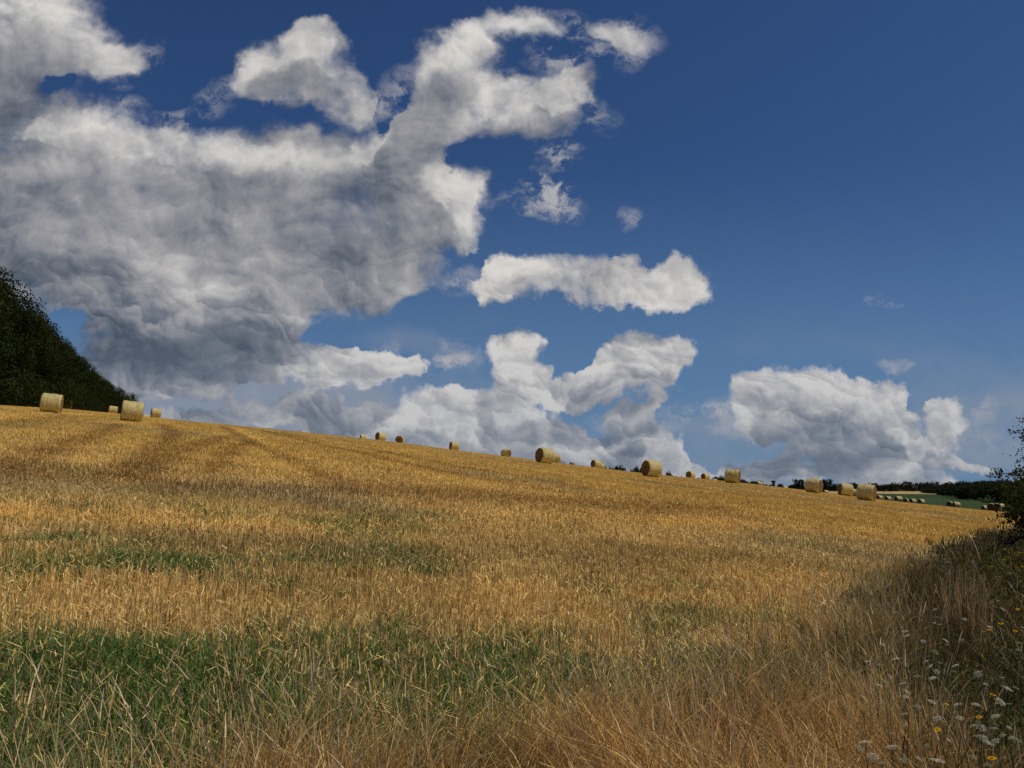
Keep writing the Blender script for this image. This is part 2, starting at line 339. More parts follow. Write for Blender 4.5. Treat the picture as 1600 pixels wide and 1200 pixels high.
def ground_mat(name, detail=1.):
    m, N = material(name); out = N.new('ShaderNodeOutputMaterial'); at_ = N.new('ShaderNodeAttribute'); at_.attribute_name = 'Col'
    P = N.new('ShaderNodeTexCoord').outputs['Object']
    n = N.noise(P, 18, 6, .7); n2 = N.noise(P, 1.3, 5, .7); n3 = N.noise(N.v('MULTIPLY', P, (1., .45, 1.)), 3.5, 4, .7)
    f = N.m('MULTIPLY', N.ss(n, .3, .7, .55, 1.3), N.m('MULTIPLY', N.ss(n2, .3, .7, .82, 1.15), N.ss(n3, .3, .7, .75, 1.2)))
    c = N.scale(at_.outputs['Color'], f)
    b = N.new('ShaderNodeBsdfPrincipled'); N.set(b.inputs['Base Color'], c); b.inputs['Roughness'].default_value = .95; b.inputs['Specular IOR Level'].default_value = .1
    bp = N.new('ShaderNodeBump'); bp.inputs['Strength'].default_value = .7; bp.inputs['Distance'].default_value = .08 * detail
    N.set(bp.inputs['Height'], N.m('ADD', n, N.m('MULTIPLY', n3, 1.5))); N.l.new(bp.outputs[0], b.inputs['Normal']); N.l.new(b.outputs[0], out.inputs[0]); return m
M_GROUND = ground_mat('stubble_ground'); M_CROP = ground_mat('far_field_soil')
# ------------------------------------------------------------------ ground sheets
phi = np.concatenate([np.linspace(-180, -46, 28)[:-1], np.linspace(-46, 46, 521), np.linspace(46, 180, 28)[1:]])
rad = np.concatenate([np.geomspace(.4, 130, 260), np.geomspace(132, 1000, 130)[0:], np.geomspace(1040, 9000, 24)])
PH, RD = np.meshgrid(R(1) * phi, rad); GX, GY = RD * np.sin(PH), RD * np.cos(PH); GZ = terr(GX, GY)
gu = GX / np.maximum(GY, .01)
edge = np.interp(gu, [-1, .38, .45, .52, .6, .9], [330, 300, 285, 262, 240, 235])
gtop = np.interp(gu, [-1, .3, .41, .5, .9], [520, 520, 560, 520, 500])
dd_ = np.where(GY > 0, GY, 0)
colg = straw_col(GX, GY)
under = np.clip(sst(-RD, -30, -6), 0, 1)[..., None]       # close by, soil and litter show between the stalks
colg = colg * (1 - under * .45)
ga = green_amt(GX, GY)[..., None]; colg = colg * (1 - ga * .8) + np.array([.06, .075, .025]) * ga * .8
vs_ = sst(verge_side(GX, GY), -.1, .4)[..., None]; colg = colg * (1 - vs_) + np.array([.085, .06, .03]) * vs_
zone = np.zeros(GX.shape, int); zone[dd_ > edge] = 1; zone[dd_ > gtop] = 2; zone[RD > 980] = 3
nr, nc = GX.shape; idx = np.arange(nr * nc).reshape(nr, nc)
Q = np.stack([idx[:-1, :-1], idx[:-1, 1:], idx[1:, 1:], idx[1:, :-1]], -1)[:, :, ::-1].reshape(-1, 4)
zf = zone[:-1, :-1].ravel(); co = np.stack([GX, GY, GZ], -1).reshape(-1, 3)
gcol = np.array([.040, .068, .020]) * (.75 + .5 * fbm(GX * .02, GY * .06, 4, 60))[..., None]
scol = np.array([.50, .33, .14]) * (.85 + .3 * fbm(GX * .02, GY * .05, 3, 61))[..., None]
fcol = np.array([.07, .09, .04]) * np.ones_like(colg)
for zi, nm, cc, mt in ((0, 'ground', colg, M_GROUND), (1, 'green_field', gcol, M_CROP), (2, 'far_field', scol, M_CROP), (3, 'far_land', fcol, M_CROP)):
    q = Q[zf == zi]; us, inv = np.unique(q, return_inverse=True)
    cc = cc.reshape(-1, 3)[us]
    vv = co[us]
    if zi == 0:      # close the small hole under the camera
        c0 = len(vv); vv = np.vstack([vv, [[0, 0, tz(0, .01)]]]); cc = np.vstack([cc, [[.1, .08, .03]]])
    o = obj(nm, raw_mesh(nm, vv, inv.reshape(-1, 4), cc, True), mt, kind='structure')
# ------------------------------------------------------------------ blades of every sort
def blade_arrays(x, y, h, w, laz, lean, curve, yaw, col, segs=1, taper=.6, z=None, sink=.01, tipcol=None):
    n = len(x); z = terr(x, y) - sink if z is None else z
    t = np.linspace(0, 1, segs + 1)[None, :, None]
    hx = np.cos(laz)[:, None, None]; hy = np.sin(laz)[:, None, None]
    off = (lean[:, None, None] * t + curve[:, None, None] * t * t) * h[:, None, None]
    up = h[:, None, None] * (t - .35 * curve[:, None, None] * t ** 3)
    cx = x[:, None, None] + hx * off; cy = y[:, None, None] + hy * off; cz = z[:, None, None] + up
    ww = w[:, None, None] * (1 - taper * t) * .5
    wx = np.cos(yaw)[:, None, None] * ww; wy = np.sin(yaw)[:, None, None] * ww
    L = np.concatenate([cx - wx, cy - wy, cz], -1); Rr = np.concatenate([cx + wx, cy + wy, cz], -1)
    V = np.stack([L, Rr], 2).reshape(-1, 3)
    b = (np.arange(n) * 2 * (segs + 1))[:, None]; k = (np.arange(segs) * 2)[None, :]
    q = np.stack([b + k, b + k + 1, b + k + 3, b + k + 2], -1).reshape(-1, 4)
    C = np.repeat(col[:, None, :], 2 * (segs + 1), 1)
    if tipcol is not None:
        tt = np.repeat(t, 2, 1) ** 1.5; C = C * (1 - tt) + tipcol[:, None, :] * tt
    return V, q, C.reshape(-1, 3)
def join(parts):
    V, q, C, o = [], [], [], 0
    for v, f, c in parts: V.append(v); q.append(f + o); C.append(c); o += len(v)
    return np.vstack(V), np.vstack(q), np.vstack(C)
def scatter(d0, d1, dens_, margin=1.5, umax=.72):
    A = .5 * (2 * umax) * (d1 * d1 - d0 * d0) + 2 * margin * (d1 - d0); n = int(A * dens_)
    yy_ = np.sqrt(rng.uniform(d0 * d0, d1 * d1, n)); xx_ = rng.uniform(-1, 1, n) * (umax * yy_ + margin); return xx_, yy_
def U(a, b, n): return rng.uniform(a, b, n)
PI2 = 2 * math.pi
# stubble
parts = []
for d0, d1, dn, w, h0, h1 in ((1.6, 5, 1500, .0052, .05, .12), (5, 9, 1200, .0072, .07, .14), (9, 15, 640, .0105, .07, .13), (15, 26, 280, .016, .06, .12), (26, 45, 120, .026, .06, .12), (45, 75, 60, .04, .04, .09), (75, 122, 24, .06, .03, .07)):
    x, y = scatter(d0, d1, dn)
    # drilled rows, loosely
    if d1 < 20: s = x * .93 + y * .36; rr = np.round(s / .14) * .14; kx = (rr - s) * .2; x = x + kx * .93; y = y + kx * .36
    vs = verge_side(x, y); g = green_amt(x, y)
    keep = (rng.random(len(x)) > sst(vs, -.3, .1)) & (rng.random(len(x)) > g * .72); x, y = x[keep], y[keep]; n = len(x)
    clump = fbm(x * 2.2, y * 2.2, 3, 50); flat = rng.random(n) < .10 + .3 * sst(fbm(x * .6, y * .6, 2, 51), .55, .7)
    h = U(h0, h1, n) * (.65 + .7 * clump); lean = np.where(flat, U(.6, 1.5, n), np.abs(rng.normal(0, .22, n))); h = np.where(flat, h * .6, h)
    c = straw_col(x, y) * (U(.55, 1.35, n) if d1 < 27 else U(.75, 1.2, n))[:, None]
    pale = (rng.random(n) < (.12 if d1 < 27 else .04))[:, None]; c = np.where(pale, c * .5 + np.array([.34, .26, .13]), c)
    red = (rng.random(n) < (.2 if d1 < 27 else .08))[:, None]; c = np.where(red, c * np.array([.82, .70, .55]), c)
    parts.append(blade_arrays(x, y, h, w * U(.6, 1.5, n), U(0, PI2, n) * .0 + rng.normal(.4, 1.6, n), lean, np.zeros(n), U(0, PI2, n) * .5 - .75, c, 1, .25))
    # loose straws lying on top
    x, y = scatter(d0, d1, dn * .22); keep = verge_side(x, y) < 0; x, y = x[keep], y[keep]; n = len(x)
    c = straw_col(x, y) * U(.9, 1.5, n)[:, None]
    parts.append(blade_arrays(x, y, U(.015, .045, n), w * .9 * U(.7, 1.3, n), U(0, PI2, n), U(1., 3.5, n), U(-.6, .2, n), U(0, PI2, n), c, 1, .1, z=terr(x, y) + U(.02, .1, n) * (d1 < 30)))
V, q, C = join(parts); print('stubble', len(q))
obj('stubble', raw_mesh('stubble', V, q, C), M_STRAW, kind='stuff', label='golden cut cereal stubble covering the sloping field')
# green grass
parts = []
for d0, d1, dn, w in ((1.6, 6, 3000, .008), (6, 9, 2200, .010), (9, 14, 900, .014), (14, 30, 160, .02)):
    x, y = scatter(d0, d1, dn); g = green_amt(x, y) * (1 - sst(verge_side(x, y), -.1, .6) * .75)
    keep = rng.random(len(x)) < g ** 1.2 * (.35 + .9 * fbm(x * 2.5, y * 2.5, 3, 91)) ; x, y = x[keep], y[keep]; n = len(x)
    h = U(.07, .19, n) * (.6 + .8 * fbm(x * 1.7, y * 1.7, 2, 92))
    c = np.array([.085, .150, .034]) * U(.5, 1.6, n)[:, None]; yl = (rng.random(n) < .22)[:, None]; c = np.where(yl, c + np.array([.10, .07, .015]), c)
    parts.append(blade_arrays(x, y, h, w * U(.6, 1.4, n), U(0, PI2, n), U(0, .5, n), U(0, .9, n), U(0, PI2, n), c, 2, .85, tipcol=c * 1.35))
V, q, C = join(parts); print('green', len(q))
obj('green_grass', raw_mesh('green_grass', V, q, C), M_GRASS, kind='stuff', label='short green grass growing through the stubble')
# tall dry grass of the verge
parts = []
for d0, d1, dn, w in ((1.5, 5, 2200, .0042), (5, 9, 1500, .0058), (9, 16, 520, .009), (16, 34, 150, .016)):
    x, y = scatter(d0, d1, dn, 2.5, .85); vs = verge_side(x, y)
    tuft = fbm(x * 1.5, y * 1.5, 3, 70)
    keep = (rng.random(len(x)) < sst(vs, -.12, .2)) & (rng.random(len(x)) < .12 + 1.1 * sst(tuft, .40, .60)); x, y, vs, tuft = x[keep], y[keep], vs[keep], tuft[keep]; n = len(x)
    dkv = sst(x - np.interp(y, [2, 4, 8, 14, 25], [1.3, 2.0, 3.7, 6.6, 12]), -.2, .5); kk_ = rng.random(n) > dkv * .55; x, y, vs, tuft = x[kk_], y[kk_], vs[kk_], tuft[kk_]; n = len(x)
    h = U(.25, .62, n) * (.55 + .8 * tuft) * (.75 + .35 * sst(vs, 0, .6)) * np.interp(x, [-2, -1.3, -.8, .2, 1, 2.2, 3.5], [.6, .8, .85, .95, 1.1, .95, .72])
    grn = sst(fbm(x * .9, y * .9, 3, 71) + .16 * sst(x, .6, 1.4), .48, .62) * sst(y, 4.4, 5.4)
    c = np.where((rng.random(n) < grn * .62)[:, None], np.array([.19, .20, .06]), np.array([.74, .49, .175])) * U(.4, 1.35, n)[:, None]
    red = (rng.random(n) < .3)[:, None]; c = np.where(red, c * np.array([.75, .58, .45]), c)
    dk = sst(x - np.interp(y, [2, 4, 8, 14, 25], [1.1, 1.7, 3.2, 6.0, 11.2]), -.1, .7)[:, None] ; c = c * (1 - dk) + (c * .34 + np.array([.02, .018, .008])) * dk  # verge shade put into the blade colour, darker towards the hedge
    swirl = fbm(x * .8, y * .8, 2, 72) * 9
    wv = U(.5, 1.4, n) * np.where(rng.random(n) < .1, 2.2, 1.)
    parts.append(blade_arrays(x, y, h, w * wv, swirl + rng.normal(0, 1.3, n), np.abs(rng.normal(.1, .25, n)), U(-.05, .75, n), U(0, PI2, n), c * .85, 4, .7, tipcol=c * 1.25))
    # seed heads on some
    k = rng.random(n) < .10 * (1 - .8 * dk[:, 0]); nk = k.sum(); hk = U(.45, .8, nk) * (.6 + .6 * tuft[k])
    ck = np.array([.6, .44, .24]) * U(.6, 1.4, nk)[:, None]
    la = U(0, PI2, nk); le = U(0, .25, nk); cu = U(0, .35, nk)
    parts.append(blade_arrays(x[k], y[k], hk, np.full(nk, w * .6), la, le, cu, U(0, PI2, nk), ck * .8, 4, .2))
    tx = x[k] + np.cos(la) * (le + cu) * hk; ty = y[k] + np.sin(la) * (le + cu) * hk; tzz = terr(x[k], y[k]) + hk * (1 - .35 * cu)
    parts.append(blade_arrays(tx, ty, U(.05, .11, nk), np.full(nk, w * 1.4), la, le + 2 * cu, cu, U(0, PI2, nk), ck * .95, 2, .8, z=tzz - .01))
V, q, C = join(parts); print('dry', len(q))
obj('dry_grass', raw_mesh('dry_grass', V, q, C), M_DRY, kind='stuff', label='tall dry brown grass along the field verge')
# leafy undergrowth of the verge towards the hedge
def leaf_cards(cx, cy, cz, size, col, nz=.4, asp=.5):
    n = len(cx); d = rng.normal(0, 1, (n, 3)); d /= np.linalg.norm(d, axis=1)[:, None]
    s = rng.normal(0, 1, (n, 3)); s -= (s * d).sum(1)[:, None] * d; s /= np.linalg.norm(s, axis=1)[:, None]
    c = np.stack([cx, cy, cz], -1); a = d * size[:, None] * .5; b = s * size[:, None] * asp * .5
    V = np.stack([c - a, c + b - a * .1, c + a, c - b - a * .1], 1).reshape(-1, 3)
    q = np.arange(4 * n).reshape(n, 4); return V, q, np.repeat(col, 4, 0)
parts = []
x, y = scatter(2, 20, 20, 5, .95)
lim = np.interp(y, [2, 4, 6, 9, 14, 25], [1.35, 1.95, 3.05, 5.0, 7.9, 13.6])
keep = x > lim + rng.normal(-.1, .55, len(x)); x, y, lim = x[keep], y[keep], lim[keep]
for px_, py_, lm in zip(x, y, lim):
    deep = min(1., max(0., px_ - lm - .3) / 1.7); hh = random.uniform(.22, .42) + deep * random.uniform(.1, .5); nl = int(34 + 40 * deep); base_z = tz(px_, py_)
    t = rng.random(nl) ** .8; sx_, sy_ = random.gauss(0, .12), random.gauss(0, .12); rr = .03 + .13 * (1 - t * .6)
    ang = U(0, PI2, nl); c = np.array([.055, .075, .024]) * U(.5, 1.7, nl)[:, None] * random.uniform(.6, 1.4)
    if random.random() < .5: c = c * np.array([3.0, 1.7, 1.0])
    sz = U(.015, .045, nl) * (1 + py_ * .06)
    parts.append(leaf_cards(px_ + sx_ * t + np.cos(ang) * rr, py_ + sy_ * t + np.sin(ang) * rr, base_z + t * hh, sz, c, asp=.34))
    one = np.ones(1); parts.append(blade_arrays(np.array([px_]), np.array([py_]), one * hh, one * .006, one * math.atan2(sy_, sx_), one * math.hypot(sx_, sy_) / hh, one * 0, one * random.uniform(0, 3), np.array([[.09, .08, .035]]), 2, .4))
V, q, C = join(parts); print('weeds', len(q))
obj('undergrowth', raw_mesh('undergrowth', V, q, C), M_BUSH, kind='stuff', label='dark leafy weeds of the verge below the hedge')
# ------------------------------------------------------------------ trees
def tube(pts, rads, seg=6):
    pts = [Vector(p) for p in pts]; V, q = [], []
    for i, p in enumerate(pts):
        t = (pts[min(i + 1, len(pts) - 1)] - pts[max(i - 1, 0)]).normalized(); a = t.orthogonal().normalized() if i == 0 else (a - t * a.dot(t)).normalized(); b = t.cross(a)
        for s in range(seg): an = PI2 * s / seg; V.append(p + (a * math.cos(an) + b * math.sin(an)) * rads[i])
    for i in range(len(pts) - 1):
        for s in range(seg): q.append((i * seg + s, i * seg + (s + 1) % seg, (i + 1) * seg + (s + 1) % seg, (i + 1) * seg + s))
    return np.array([tuple(v) for v in V]), np.array(q), np.tile(np.array([[.07, .055, .04]]), (len(V), 1))
def crown_arrays(h, rx, base, nl, size, col, lobes=24, seed=0, lobe_r=.36):
    """leaves on the skins of many overlapping clumps, gaps between the clumps"""
    g = np.random.default_rng(seed); parts = []
    zc = (h + base) / 2; rz = (h - base) / 2
    per = nl // lobes
    for i in range(lobes):
        th = g.uniform(0, PI2); cz = g.uniform(-.85, .8); rr = math.sqrt(max(0, 1 - cz * cz)) * g.uniform(.45, .85)
        c = np.array([math.cos(th) * rr * rx, math.sin(th) * rr * rx, zc + cz * rz * .82]); lr = rx * lobe_r * g.uniform(.55, 1.3)
        d = g.normal(0, 1, (per, 3)); d /= np.linalg.norm(d, axis=1)[:, None]; rad_ = lr * g.uniform(.55, 1.08, per)[:, None]
        p = c + d * rad_ * np.array([1, 1, .8]); p[:, 2] = np.clip(p[:, 2], base * .4, h)
        cc = np.array(col) * g.uniform(.7, 1.35) * g.uniform(.75, 1.3, per)[:, None] * np.array([g.uniform(.9, 1.25), 1, g.uniform(.7, 1.1)])
        nn = d + g.normal(0, .45, (per, 3)); nn /= np.linalg.norm(nn, axis=1)[:, None]
        s = g.normal(0, 1, (per, 3)); s -= (s * nn).sum(1)[:, None] * nn; s /= np.linalg.norm(s, axis=1)[:, None]; t = np.cross(nn, s)
        sz = size * g.uniform(.6, 1.4, per)[:, None] * .5
        V = np.stack([p - s * sz, p + t * sz * .7, p + s * sz, p - t * sz * .7], 1).reshape(-1, 3)
        parts.append((V, np.arange(4 * per).reshape(per, 4), np.repeat(cc, 4, 0)))
    return join(parts)
def trunk_arrays(h, rx, base, seed=0):
    g = random.Random(seed); r0 = h * .022; parts = [tube([(0, 0, -.3), (g.uniform(-.1, .1), 0, h * .3), (g.uniform(-.3, .3), g.uniform(-.3, .3), h * .85)], [r0 * 1.3, r0, r0 * .25], 8)]
    for i in range(6):
        a = g.uniform(0, PI2); z0 = h * g.uniform(.2, .6); l = rx * g.uniform(.5, .85)
        parts.append(tube([(0, 0, z0), (math.cos(a) * l * .5, math.sin(a) * l * .5, z0 + l * .35), (math.cos(a) * l, math.sin(a) * l, z0 + l * .6)], [r0 * .5, r0 * .35, r0 * .12], 5))
    return join(parts)
M_BARK, NB = material('bark'); _o = NB.new('ShaderNodeOutputMaterial'); _b = NB.new('ShaderNodeBsdfDiffuse')
_p = NB.new('ShaderNodeTexCoord').outputs['Object']; NB.set(_b.inputs[0], NB.mix(NB.noise(NB.v('MULTIPLY', _p, (4., 4., .8)), 3, 5, .7), c4(.03, .025, .018), c4(.13, .105, .075))); NB.l.new(_b.outputs[0], _o.inputs[0])
DARKLEAF = (.021, .029, .010)
PROTO = []
for i in range(5):      # unit trees of height 10
    PROTO.append((raw_mesh('crown', *crown_arrays(10, 4.2, .6, 15000, .19, DARKLEAF, 30, 100 + i, .34)), raw_mesh('trunk', *trunk_arrays(10, 4.2, 1, 200 + i))))
def tree(name, label, cat, x, y, h, w, kind, group, rz=None):
    t = thing(name, label, cat, (x, y, tz(x, y) - .1), random.uniform(0, 6.28) if rz is None else rz, group)
    t.scale = (w / 8.4, w / 8.4, h / 10); cm, tm = PROTO[kind % 5]
    obj('crown', cm, M_LEAF, t); obj('trunk', tm, M_BARK, t); return t
# wood edge on the left: the row recedes from 80 m to 260 m
TOP = [(-160,340),(-60,390),(0,406),(20,434),(45,470),(70,500),(95,528),(120,553),(150,582),(180,603),(195,612),(205,620)]
def top_e(px): return float(np.interp(px, [t[0] for t in TOP], [uv(*t)[1] for t in TOP]))
ords = ['first', 'second', 'third', 'fourth', 'fifth', 'sixth', 'seventh', 'eighth', 'ninth', 'tenth', 'eleventh', 'twelfth', 'thirteenth', 'fourteenth', 'fifteenth', 'sixteenth']
front = [(-150, 66), (-85, 72), (-38, 78), (-2, 85), (28, 93), (50, 102), (70, 112), (88, 124), (104, 138), (119, 153), (133, 170), (147, 188), (160, 207), (172, 228), (183, 250)]
for i, (px, d) in enumerate(front):
    x, y = at(px, d); hw = (zt0 := EYE + top_e(px) * d - tz(x, y)) * .31 + .75; zt = EYE + top_e(px + .6 * hw * F / d) * d + random.uniform(.3, 1.0); h = zt - tz(x, y)
    lab = 'dark broadleaf tree in the front row of the wood, ' + (ords[i - 3] + ' from the left edge' if i >= 3 else 'just beyond the left edge')
    tree('broadleaf_tree', lab, 'tree', x, y, h, h * .62 + 1.5, i, 'trees along the wood edge')
for i, (px, d) in enumerate([(-22, 90), (8, 98), (14, 103), (34, 112), (48, 120), (60, 128), (76, 142), (94, 160), (110, 178), (126, 200), (140, 216), (154, 232), (-110, 84), (-40, 92), (-5, 100), (20, 110), (42, 122), (62, 136), (82, 152), (100, 170), (116, 190), (132, 212)]):
    x, y = at(px, d); hw = (EYE + top_e(px) * d - tz(x, y)) * .31 + 1; zt = EYE + top_e(px + .62 * hw * F / d) * d + random.uniform(.2, 1.0); h = zt - tz(x, y)
    tree('broadleaf_tree', 'dark broadleaf tree rising behind the front row of the wood edge', 'tree', x, y, h, h * .62 + 2, i + 2, 'trees in the second row of the wood')
x, y = at(194, 268); h = EYE + uv(194, 609)[1] * 268 - tz(x, y)
tree('broadleaf_tree', 'small rounded tree standing last at the right end of the wood edge', 'tree', x, y, h, 5.5, 3, 'trees along the wood edge')
# low scrub skirt closing the foot of the wood
parts = []
for i in range(70):
    t_ = i / 69; px = -150 + 340 * t_; d = float(np.interp(px, [f[0] for f in front], [f[1] for f in front])) - 3
    x, y = at(px, d); hh = random.uniform(2.0, 4.2)
    v, f, c = crown_arrays(hh, random.uniform(1.6, 2.8) + d * .008, 0, 1600, .22, DARKLEAF, 8, 500 + i, .5); v = v + np.array([x, y, tz(x, y)]); parts.append((v, f, c))
V, q, C = join(parts); obj('scrub', raw_mesh('scrub', V, q, C), M_LEAF, kind='stuff', label='dark scrub along the foot of the wood edge')
# far trees
FARLEAF = (.030, .038, .018)
FARP = [(raw_mesh('crown', *crown_arrays(10, 5, .2, 1500, .75, FARLEAF, 18, 300 + i)), raw_mesh('trunk', *trunk_arrays(10, 5, 1, 320 + i))) for i in range(3)]
def far_tree(label, px, py_top, d, wpx, i):
    x, y = at(px, d); z = tz(x, y); h = EYE + uv(px, py_top)[1] * d - z
    t = thing('distant_tree', label, 'tree', (x, y, z - .1), i * 1.3, 'distant trees on the skyline'); w = wpx * 1.35 * d / F
    t.scale = (w / 10, w / 10, h / 10); obj('crown', FARP[i % 3][0], M_LEAF, t); obj('trunk', FARP[i % 3][1], M_BARK, t)
FT = [(893,722,10,'lone tiny dark treetop between the large bale and the pair of bales on the crest'),(943,724,9,'dark treetop touching the right end of the bale pair on the crest'),(958,728,13,'leftmost round treetop of the dark row left of the large bale'),(968,727,13,'second dark treetop of the row left of the large bale'),(978,730,13,'middle dark treetop of the row left of the large bale'),(990,728,13,'broad dark treetop just left of the large bale'),(999,731,10,'dark treetop half hidden by the large bale'),
 (1042,735,14,'tall dark treetop right of the large bale'),(1051,738,12,'lower dark treetop beside the tall one right of the large bale'),(1118,744,16,'dark treetop behind the small bale pair'),(1128,742,14,'dark treetop left of the bale with its brown right end'),(1160,747,14,'dark treetop right of the bale with its brown right end'),(1184,751,26,'wide low dome-shaped tree beyond the crest'),(1222,755,12,'small dark tree right of the tower'),
 (1236,756,9,'tiny dark tree left of the tall clump'),(1247,748,18,'tall tree at the left of the dark clump above the bales'),(1262,749,16,'tree in the dark clump rising behind the bale'),(1278,749,17,'bushy dark tree above the gap between two bales'),(1292,748,18,'tall rounded tree at the right of the dark clump')]
for i, (px, pt, w, lb) in enumerate(FT): far_tree(lb, px, pt - (3 if i < 7 else 1), 520 + (i % 3) * 25, w, i)
# treeline and the wood on the right, one far-off mass each
parts = []
tl = [(800,722),(960,733),(1040,742),(1110,749),(1160,754),(1220,763),(1300,759),(1340,757),(1380,758),(1410,754),(1440,756),(1500,753),(1700,750)]
k = 0; px = 820.
while px < 1680:
    d = random.uniform(820, 940); x, y = at(px, d); z = tz(x, y); pt = float(np.interp(px, [t[0] for t in tl], [t[1] for t in tl])) + random.uniform(-3, 1); h = EYE + uv(px, pt)[1] * d - z
    w = random.uniform(6, 11) * 1.0; v, f, c = crown_arrays(h, w * .6, 0, 380, 1.3, FARLEAF, 9, 700 + k, .5); v = v + np.array([x, y, z]); parts.append((v, f, c)); px += random.uniform(3, 6); k += 1
V, q, C = join(parts); obj('treeline', raw_mesh('treeline', V, q, C), M_LEAF, kind='stuff', label='dark far-off treeline along the horizon')
parts = []
wt = [(1440,762),(1465,757),(1480,752),(1510,750),(1530,749),(1560,746),(1600,742),(1700,735)]
for i in range(170):
    px = random.uniform(1446, 1720); dep = random.random() ** 1.3; fr = float(np.interp(px, [1440, 1470, 1500, 1560, 1700], [560, 500, 440, 395, 360])); d = fr + dep * 120
    x, y = at(px, d); z = tz(x, y); pt = float(np.interp(px, [t[0] for t in wt], [t[1] for t in wt])) + random.uniform(-1, 3) + (1 - dep) * 9; h = EYE + uv(px, pt)[1] * d - z
    if h < 1.5: continue
    v, f, c = crown_arrays(h, random.uniform(3, 5.5), 0, 600, .75, FARLEAF, 12, 900 + i, .5); v = v + np.array([x, y, z]); parts.append((v, f, c))
V, q, C = join(parts); obj('wood', raw_mesh('wood', V, q, C), M_LEAF, kind='stuff', label='dark wood on the far slope behind the green field')
# slim tower on the skyline
M_STONE, NS = material('stone'); _o = NS.new('ShaderNodeOutputMaterial'); _b = NS.new('ShaderNodeBsdfDiffuse'); NS.set(_b.inputs[0], NS.mix(NS.noise(NS.new('ShaderNodeTexCoord').outputs['Object'], 1.5, 5, .6), c4(.05, .047, .043), c4(.09, .085, .078))); NS.l.new(_b.outputs[0], _o.inputs[0])
def prism(r0, r1, z0, z1, n=8):
    v = [(r * math.cos(PI2 * i / n), r * math.sin(PI2 * i / n), z) for r, z in ((r0, z0), (r1, z1)) for i in range(n)]; return v, [(i, (i + 1) % n, n + (i + 1) % n, n + i) for i in range(n)] + [tuple(range(n, 2 * n))]
def multi(name, pieces):
    V, q = [], []
    for v, f in pieces: o = len(V); V += v; q += [tuple(i + o for i in t) for t in f]
    me = bpy.data.meshes.new(name); me.from_pydata(V, [], q); me.update(); return me
x, y = at(1209, 800); z = tz(x, y); H = EYE + uv(1209, 750)[1] * 800 - z
tw = thing('tower', 'slim dark stone tower on the far skyline left of the tree clump', 'tower', (x, y, z), .3)
obj('shaft', multi('shaft', [prism(2.6, 2.0, 0, H * .42), prism(1.6, 1.3, H * .42 - .01, H * .8)]), M_STONE, tw); obj('parapet', multi('parapet', [prism(2.2, 2.3, H * .8, H * .93), prism(1.0, .4, H * .93 - .01, H)]), M_STONE, tw)
# ------------------------------------------------------------------ round bales
def bale_mat(name, end):
    m, N = material(name); out = N.new('ShaderNodeOutputMaterial'); P = N.new('ShaderNodeTexCoord').outputs['Object']
    oi = N.new('ShaderNodeObjectInfo').outputs['Random']
    P2 = N.v('ADD', P, N.xyz(N.m('MULTIPLY', oi, 37.), 0., 0.))
    sp_ = N.new('ShaderNodeSeparateXYZ'); N.l.new(P, sp_.inputs[0])
    if end:
        rr = N.m('SQRT', N.m('ADD', N.m('POWER', sp_.outputs[1], 2.), N.m('POWER', N.m('SUBTRACT', sp_.outputs[2], .69), 2.)))
        rings = N.m('SINE', N.m('MULTIPLY', N.m('ADD', rr, N.m('MULTIPLY', N.noise(P2, 4, 4, .6), .12)), 75.))
        n = N.noise(P2, 30, 5, .7); f = N.m('ADD', N.m('MULTIPLY', rings, .16), n)
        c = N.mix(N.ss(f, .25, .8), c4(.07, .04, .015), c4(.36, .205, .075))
        hgt = f
    else:
        n = N.noise(N.v('MULTIPLY', P2, (1.2, 9., 9.)), 5, 5, .7); band = N.noise(N.v('MULTIPLY', P2, (9., .25, .25)), 2.2, 4, .7); blot = N.noise(P2, 2.2, 4, .6)
        f = N.m('ADD', N.m('MULTIPLY', n, .6), N.m('MULTIPLY', band, .4))
        c = N.mix(N.ss(f, .32, .68), c4(.36, .28, .10), c4(.72, .59, .27)); c = N.mix(N.ss(blot, .45, .7, 0., .45), c, c4(.34, .29, .10)); hgt = f
    b = N.new('ShaderNodeBsdfPrincipled'); N.set(b.inputs['Base Color'], c); b.inputs['Roughness'].default_value = .8; b.inputs['Specular IOR Level'].default_value = .2
    bp = N.new('ShaderNodeBump'); bp.inputs['Strength'].default_value = .8; bp.inputs['Distance'].default_value = .05; N.set(bp.inputs['Height'], hgt); N.l.new(bp.outputs[0], b.inputs['Normal'])
    N.l.new(b.outputs[0], out.inputs[0]); return m
M_SIDE = bale_mat('bale_side', False); M_END = bale_mat('bale_end', True)
BR, BL = .70, 1.3
def bale_side(seed, seg=72, na=20, r=BR, L=BL):
    g = np.random.default_rng(seed); a = np.linspace(0, PI2, seg, endpoint=False); s = np.linspace(-1, 1, na)
    A, S = np.meshgrid(a, s); X = S * L / 2
    rr = r * (1 - .09 * np.clip((np.abs(S) - .82) / .18, 0, 1) ** 2.2) + .034 * (fbm(np.cos(A) * 2 + S * 3 + seed, np.sin(A) * 2 + 5, 4, seed) - .5) * 2 + .01 * (fbm(S * 14 + seed, A * .3, 2, seed + 3) - .5)
    Y = rr * np.sin(A); Z = -rr * np.cos(A); lo = -r * .93; Z = np.where(Z < lo, lo + (Z - lo) * .2, Z); Z = Z * .985 + r * .97
    idx = np.arange(na * seg).reshape(na, seg); q = np.stack([idx[:-1], np.roll(idx[:-1], -1, 1), np.roll(idx[1:], -1, 1), idx[1:]], -1).reshape(-1, 4)
    return X, Y, Z, q
